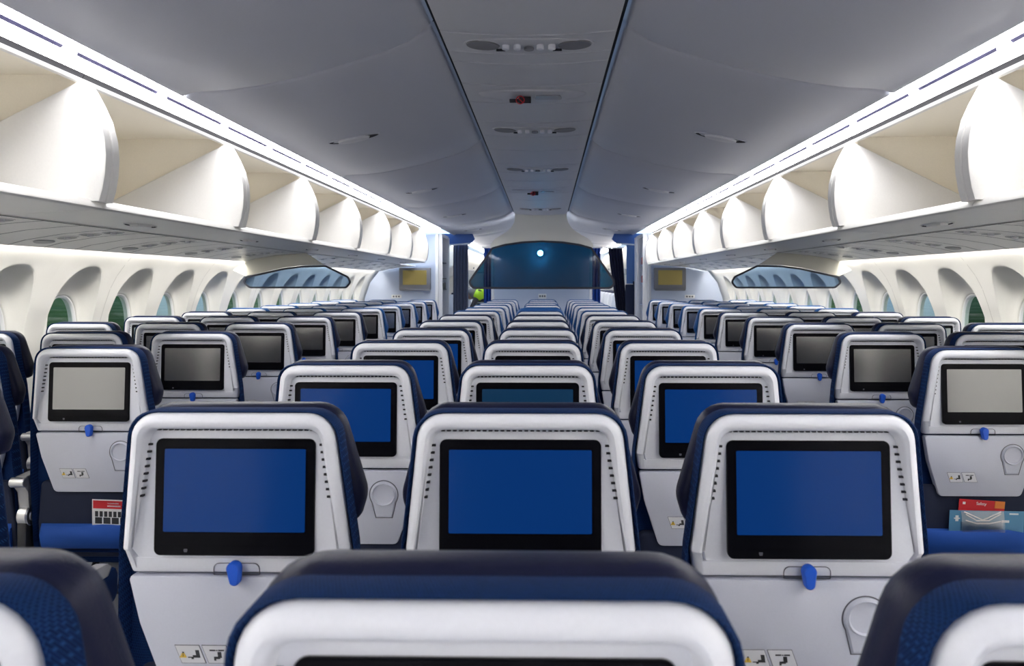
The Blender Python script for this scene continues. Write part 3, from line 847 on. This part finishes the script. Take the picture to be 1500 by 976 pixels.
curtain(-.90, -.765, 11.80, .02, Z(.52), 3, M['curt_blue'], 'bright blue curtain at left edge of centre partition')
curtain(.725, .87, 11.80, .02, Z(.52), 3, M['curt_blue'], 'bright blue curtain at right edge of centre partition')
curtain(-1.49, -1.24, 12.85, .02, Z(.62), 5, M['curt_slate'], 'slate grey curtain hanging in the left aisle doorway')
curtain(1.06, 1.30, 12.80, .02, Z(.56), 5, M['curt_navy'], 'dark navy curtain gathered in the right aisle doorway', 1.32, 1.42)

# valances over the aisles
for s, side in ((-1, 'left'), (1, 'right')):
    o = thing('valance', (s*1.3, 12.75, Z(.66)), f'blue curtain header panel above the {side} aisle doorway', 'header panel')
    mb = MB(); pr = [(-.14, .14), (.40, .14), (.40, -.045), (.26, -.05), (-.12, -.01), (-.18, .05)]
    mb.loft([[(s*x, y, z) for x, z in pr] for y in (-.02, .02)], True, True); mb.build('board', M['valance'], o, 30)
    mb = MB(); mb.tube([(s*-.12, -.03, -.020), (s*.34, -.03, -.055)], .012, 8); mb.build('track', M['trimw'], o)

# closets beyond the side partitions
t = thing('crew_closet', (-1.62, 12.1, 0), 'tall open closet with dark shelves beyond left partition', 'closet')
mb = MB(); mb.box(-.32, -.02, .44, .47, 0, 2.06); mb.box(-.32, -.29, -.36, .44, 0, 2.06); mb.box(-.32, .10, -.38, -.34, 0, 2.06); mb.box(-.32, .10, .42, .50, 0, 2.06, 0, .005)
mb.box(-.32, .09, -.36, .44, 2.03, 2.08); mb.build('carcass', M['trimw'], t, 30)
mb = MB(); mb.box(-.28, -.27, -.33, .42, .02, 2.02); mb.build('back_lining', M['shelfdark'], t, 0)
for z in (.5, Z(-.12), Z(.05), Z(.30)):
    mb = MB(); mb.box(-.28, .06, -.33, .42, z, z+.02, 0, .003); mb.build('shelf', M['shelfdark'], t, 30)
for i, (y, z) in enumerate(((-.15, Z(.321)), (.10, Z(.321)))):
    o = thing('bottle', (-1.66, 12.1+y, z), ['slim white bottle on top closet shelf, nearer one', 'slim white bottle on top closet shelf, farther one'][i], 'bottle', 'bottles in the closet')
    mb = MB(); mb.tube([(0, 0, 0), (0, 0, .005), (0, 0, .22), (0, 0, .26), (0, 0, .27)], [.045, .05, .05, .02, .02], 14); mb.build('body', M['paper'], o, 40)
    mb = MB(); mb.cyl((0, 0, .285), (0, 0, 1), .022, .03, 12); mb.build('cap', M['ink'], o)
o = thing('storage_case', (-1.66, 12.05, Z(-.099)), 'black case on lower shelf of the left closet', 'case')
mb = MB(); mb.box(-.10, .12, -.22, .25, 0, .10, 0, .012); mb.build('body', M['slot'], o)
mb = MB(); mb.tube([(-.02, -.08, .10), (-.02, -.08, .125), (-.02, .08, .125), (-.02, .08, .10)], .008, 6); mb.build('handle', M['tvframe'], o)

t = thing('stowage_unit', (1.56, 12.1, 0), 'narrow white stowage unit with recess beyond right partition', 'closet')
mb = MB(); mb.box(.10, .13, -.36, .44, 0, 2.06); mb.box(-.06, .13, -.38, -.33, 0, 2.06, 0, .004); mb.box(-.09, .13, .12, .47, 0, 2.06, 0, .006); mb.box(-.06, .13, -.36, .44, 2.03, 2.08)
mb.build('carcass', M['trimw'], t, 30)
mb = MB(); mb.box(.085, .095, -.32, .11, .02, 2.02); mb.build('back_lining', M['part'], t, 0)
for z in (Z(-.35), Z(-.02), Z(.26)):
    mb = MB(); mb.box(-.05, .09, -.32, .11, z, z+.015, 0, .003); mb.build('shelf', M['part'], t, 30)
for z, lab in ((Z(.276), 'red extinguisher bottle on upper shelf of right stowage unit'), (Z(-.004), 'red extinguisher bottle on lower shelf of right stowage unit')):
    o = thing('fire_extinguisher', (1.56, 11.98, z), lab, 'fire extinguisher', 'extinguishers')
    mb = MB(); mb.tube([(0, 0, 0), (0, 0, .006), (0, 0, .10), (0, 0, .13)], [.045, .05, .05, .018], 16); mb.build('cylinder', M['red'], o, 40)
    mb = MB(); mb.cyl((0, 0, .14), (0, 0, 1), .016, .025, 10); mb.box(-.012, .012, -.06, .02, .150, .162, 0, .003); mb.build('valve', M['metal'], o)

t = thing('monument_wall', (1.56, 12.75, 0), 'blue end wall panel beside the right doorway', 'wall panel')
mb = MB(); mb.box(-.20, .0, -.02, .02, Z(-.02), Z(.62), 0, .006); mb.build('upper_panel', mat('monument_blue', (.07, .16, .38), .6), t)
mb = MB(); mb.box(-.22, .0, -.04, .02, .02, Z(-.03), 0, .02); mb.build('jump_seat', M['navy'], t)
mb = MB(); mb.box(-.10, -.02, -.05, -.03, Z(-.03), Z(.02), 0, .01); mb.build('headrest', M['navy'], t)

# next cabin: closed bins and white seats, seen through the doorways
for s, side in ((-1, 'left'), (1, 'right')):
    for k in range(5):
        o = thing('overhead_bin', (s*1.55, 13.2+1.5*k, Z(.28)), f'closed cream bin in forward cabin, {side} side, {ORD[k]} beyond the doorway', 'overhead bin', 'closed bins of the forward cabin')
        mb = MB(); pr = [(0, 0), (-.02, .06), (-.03, .16), (-.01, .28), (.06, .42), (.85, .46), (.90, 0)]
        mb.loft([[(s*x, y, z) for x, z in pr] for y in (.004, 1.496)], True, True); mb.build('body', M['bincream'], o, 30)
        mb = MB(); mb.box(-.03, .03, .70, .80, .02, .05, 0, .004); mb.build('latch', M['groove'], o)
        mb = MB(); pr = [(.01, -.02), (.36, -.04), (.86, -.11), (.86, -.10), (.36, -.02), (.01, -.005)]
        mb.loft([[(s*x, y, z) for x, z in pr] for y in (.004, 1.496)], True, True); mb.build('soffit', M['under'], o, 30)
proto = None
for s, side in ((-1, 'left'), (1, 'right')):
    for k in range(7):
        if proto is None:
            proto = thing('airline_seat', (0, 0, 0), '', 'seat', 'white seats of the forward cabin')
            mb = MB()
            def wb(o=0): return rpoly([(-.20+o, 1.13-o), (.20-o, 1.13-o), (.225-o, .80), (.225-o, .38+o), (-.225+o, .38+o), (-.225+o, .80)], [.04, .04, .1, .03, .03, .1], 5)
            mb.loft([[(x, y, z) for x, z in wb(o)] for o, y in ((.02, 0), (.004, .004), (0, .02), (0, .08), (.02, .10))], True, True); mb.build('backrest', M['seatwhite'], proto, 50)
            mb = MB(); mb.box(-.15, .15, .06, .13, 1.0, 1.16, 0, .02); mb.build('headrest', M['navy'], proto)
            mb = MB(); mb.box(-.22, .22, .08, .56, .36, .47, 0, .03); mb.build('seat_cushion', M['navy'], proto)
            for sx in (-.17, .17):
                mb = MB(); mb.tube([(sx, .25, .36), (sx, .25, 0)], .018, 8); mb.build('leg', M['darkmetal'], proto)
            o = proto
        else: o = copy_tree(proto)
        o.location = (s*1.47, 13.55+.82*k, 0)
        o['label'] = f'white-backed seat in forward cabin, {side} aisle, {ORD[k]} beyond the doorway'

for s, side in ((-1, 'left'), (1, 'right')):
    o = thing('ceiling_wash_light', (s*1.5, 17, Z(.77)), f'added glowing strip above closed bins of forward cabin, {side} side', 'light strip', 'added strips lighting the forward cabin')  # strip added to light up the forward cabin
    mb = MB(); mb.box(-.07, .07, -3.6, 3.6, 0, .02, 0, .006); mb.build('diffuser', M['lamp'], o)
    mb = MB(); mb.box(-.08, .08, -3.62, 3.62, .018, .04, 0, .006); mb.build('housing', M['cover'], o)
    o = thing('doorway_fill_light', (s*1.35, 13.0, Z(.78)), f'added round fill lamp hidden over {side} doorway', 'lamp', 'added doorway fill lamps')  # unseen lamp added behind the valance to brighten the doorway area
    mb = MB(); mb.cyl((0, 0, .02), (0, 0, 1), .11, .03, 24); mb.build('rim', M['trimw'], o)
    mb = MB(); mb.cyl((0, 0, 0), (0, 0, 1), .09, .014, 24); mb.build('lens', mat('door_fill_'+side, (.9, .9, .9), .4, emit=(.85, .92, 1), estr=14), o)
# spotlight behind the dark glass
o = thing('spotlight', (-.04, YP-.02, Z(.44)), 'small bright spotlight seen through the dark glass', 'spotlight')
mb = MB(); mb.cyl((0, .006, 0), (0, 1, 0), .05, .02, 20); mb.build('rim', M['trimw'], o)
mb = MB(); mb.cyl((0, -.008, 0), (0, 1, 0), .036, .012, 20); mb.build('lens', mat('spot_lens', (.9, .9, .9), .4, emit=(1, 1, 1), estr=150), o)

# ------------------------------------------------------------------ the worker in the left doorway
def skin_obj(name, verts, edges, radii, m, parent, sub=2):
    me = bpy.data.meshes.new(name); me.from_pydata(verts, edges, [])
    o = bpy.data.objects.new(name, me); COL.objects.link(o)
    md = o.modifiers.new('skin', 'SKIN'); md.use_smooth_shade = True
    lay = me.skin_vertices[0].data
    for i, r in enumerate(radii): lay[i].radius = (r, r) if not isinstance(r, tuple) else r
    lay[0].use_root = True
    ms = o.modifiers.new('sub', 'SUBSURF'); ms.levels = sub; ms.render_levels = sub
    me.materials.append(m)
    if parent: o.parent = parent
    return o
W0 = Vector((-1.0, 13.22, 0))
wr = thing('person', W0, 'person in lime hi-vis vest bending forward in the left doorway', 'person')
V = [(0, 0, .90), (-.02, 0, 1.02), (-.06, -.02, 1.14), (-.12, -.04, 1.20), (-.155, -.05, 1.205), (-.18, -.06, 1.15),           # pelvis .. head
     (-.07, -.20, 1.17), (-.16, -.27, .98), (-.24, -.28, .82), (-.27, -.28, .76),
     (-.09, .15, 1.18), (-.18, .21, .99), (-.27, .20, .84), (-.30, .20, .78),
     (.02, -.10, .84), (.0, -.12, .48), (.03, -.12, .09), (-.09, -.13, .035),
     (.02, .10, .84), (.01, .12, .48), (.04, .12, .09), (-.08, .13, .035)]
E = [(0, 1), (1, 2), (2, 3), (3, 4), (4, 5), (2, 6), (6, 7), (7, 8), (8, 9), (2, 10), (10, 11), (11, 12), (12, 13), (0, 14), (14, 15), (15, 16), (16, 17), (0, 18), (18, 19), (19, 20), (20, 21)]
R = [.14, .13, .14, .06, .055, .088, .06, .045, .034, .03, .06, .045, .034, .03, .09, .065, .045, .04, .09, .065, .045, .04]
body = skin_obj('body', V, E, R, M['trousers'], wr)
vest = skin_obj('vest', [(0, 0, .93), (-.02, 0, 1.03), (-.055, -.02, 1.135), (-.06, -.15, 1.17), (-.06, .11, 1.16), (-.085, -.22, 1.12), (-.12, -.245, 1.05)], [(0, 1), (1, 2), (2, 3), (2, 4), (3, 5), (5, 6)], [.155, .15, .155, .10, .085, .085, .075], M['vest'], wr)
mb = MB()
for z in (1.0,): mb.tube([(-.02+.158*math.cos(a*PI/10), .158*math.sin(a*PI/10), z) for a in range(21)], .012, 6)
mb.build('reflective_band', M['silver'], wr)
mb = MB(); loops = []
for i in range(9):
    th = PI*i/8
    loops.append([(-.185+.098*math.sin(th)*math.cos(2*PI*k/16), -.06+.094*math.sin(th)*math.sin(2*PI*k/16), 1.165+.105*math.cos(th)) for k in range(16)])
mb.loft(loops, True, True); mb.build('hair', M['hair'], wr, 60)
mb = MB(); loops = []
for i in range(9):
    th = PI*i/8
    loops.append([(-.235+.062*math.sin(th)*math.cos(2*PI*k/14), -.065+.062*math.sin(th)*math.sin(2*PI*k/14), 1.135+.085*math.cos(th)) for k in range(14)])
mb.loft(loops, True, True)
mb.tube([(-.29, -.065, 1.15), (-.315, -.065, 1.13), (-.295, -.065, 1.12)], [.01, .016, .01], 8)
mb.build('face', M['skin'], wr, 60)
mb = MB()
for y in (-.09, -.04): mb.cyl((-.285, y, 1.155), (1, 0, 0), .008, .014, 8)
mb.build('eyes', M['ink'], wr)
for sy_, base in ((-1, V[9]), (1, V[13])):
    hv = [(base[0], base[1], base[2]+.02), (base[0]-.02, base[1], base[2]-.05)]; he = [(0, 1)]; hr = [.026, .03]
    for k in range(4):
        p = (hv[1][0]-.005, hv[1][1]-.027+.018*k, hv[1][2]-.03); q = (p[0]-.02, p[1], p[2]-.035-.006*(k in (1, 2)))
        hv += [p, q, (q[0]+.005, q[1], q[2]-.025)]; n = len(hv); he += [(1, n-3), (n-3, n-2), (n-2, n-1)]; hr += [.010, .009, .007]
    hv += [(base[0]-.045, base[1]-.02*sy_, base[2]-.04), (base[0]-.06, base[1]-.015*sy_, base[2]-.075)]; n = len(hv); he += [(1, n-2), (n-2, n-1)]; hr += [.012, .009]
    skin_obj('hand', hv, he, hr, M['skin'], wr, 1)

# ------------------------------------------------------------------ outside
GZ = -3.2
for s, side in ((-1, 'left'), (1, 'right')):
    mb = MB(); N = 26
    mb.loft([[(s*(4+2.5*i), -30+8*j, GZ) for i in range(N)] for j in range(12)], closed=False)
    tag(mb.build('ground', M['apron'] if s > 0 else M['grass'], None, 0), f'open ground outside the {side} windows', 'ground', kind='stuff')
    mb = MB(); n = 60; loops = []
    for j in range(n):
        y = 0+ j*1.6
        h = 1.8+.8*math.sin(j*1.3)+.7*math.sin(j*.47+s)+random.uniform(-.4, .4)
        loops.append([(s*(24+random.uniform(-.5, .5)), y, GZ-.1), (s*(23+random.uniform(-.6, .6)), y, GZ+.5*(h+3)), (s*(24.5+random.uniform(-.5, .5)), y, GZ+h+3.0), (s*27, y, GZ+h+2.4), (s*29, y, GZ-.1)])
    mb.loft(loops, closed=False)
    tag(mb.build('tree_line', M['leaf'], None, 60), f'row of green trees outside the {side} windows', 'trees', kind='stuff')

for s, side in ((-1, 'left'), (1, 'right')):
    for k, (x, y, cab, lab) in enumerate(((20.0, 44, 'leaflet', 'nearest'), (15.0, 50, 'paper', 'middle'), (11.5, 56, 'leaflet', 'farthest'))):
        o = thing('truck', (s*x, y, GZ), f'{side} side airfield truck outside the windows, {lab} of three', 'truck', 'airfield trucks')
        mb = MB(); mb.box(-1.2, 1.2, -3, 1.6, .9, 4.1, 0, .08); mb.build('cargo_box', M['paper'], o)
        mb = MB(); pr = [(1.7, .6), (3.6, .6), (3.6, 1.5), (3.2, 2.5), (1.7, 2.6)]
        mb.loft([[(xx, yy, z) for yy, z in pr] for xx in (-1.1, 1.1)], True, True); mb.build('cab', M[cab], o, 20)
        mb = MB(); mb.box(-1.12, 1.12, 2.2, 3.0, 1.6, 2.3, 0, .05); mb.build('cab_window', M['slot'], o)
        mb = MB(); mb.box(-1.0, 1.0, -3, 3.5, .6, .9, 0, .03); mb.build('chassis', M['darkmetal'], o)
        for sx in (-1, 1):
            for wy in (-2.0, 2.6):
                mb = MB(); mb.cyl((sx*1.0, wy, .48), (1, 0, 0), .48, .3, 24); mb.build('wheel', M['slot'], o)

# ------------------------------------------------------------------ world, camera
w = bpy.data.worlds.new('sky'); sc.world = w; w.use_nodes = True
nt = w.node_tree; bg = nt.nodes['Background']
sk = nt.nodes.new('ShaderNodeTexSky'); sk.sky_type = 'HOSEK_WILKIE'; sk.sun_direction = Vector((.2, -.5, .8)).normalized(); sk.turbidity = 4
nt.links.new(sk.outputs[0], bg.inputs['Color']); bg.inputs['Strength'].default_value = 3.2

cam = bpy.data.cameras.new('camera'); co = bpy.data.objects.new('camera', cam); COL.objects.link(co)
F = 1140.0
cam.sensor_width = 36; cam.sensor_fit = 'HORIZONTAL'; cam.lens = 36*F/1500
yaw = math.atan(20/F)
co.location = (CAMX, 0, CAMZ); co.rotation_euler = (PI/2, 0, yaw)
cam.shift_x = -30/1500; cam.shift_y = -74/1500
cam.clip_start = .02; cam.clip_end = 300
cam.dof.use_dof = True; cam.dof.focus_distance = 2.6; cam.dof.aperture_fstop = 8.5
sc.camera = co
sc.view_settings.view_transform = 'Standard'; sc.view_settings.look = 'None'
sc.view_settings.gamma = 1; sc.view_settings.use_curve_mapping = False
sc.view_settings.exposure = 1.32
sc.cycles.max_bounces = 8; sc.cycles.diffuse_bounces = 5; sc.cycles.transparent_max_bounces = 12
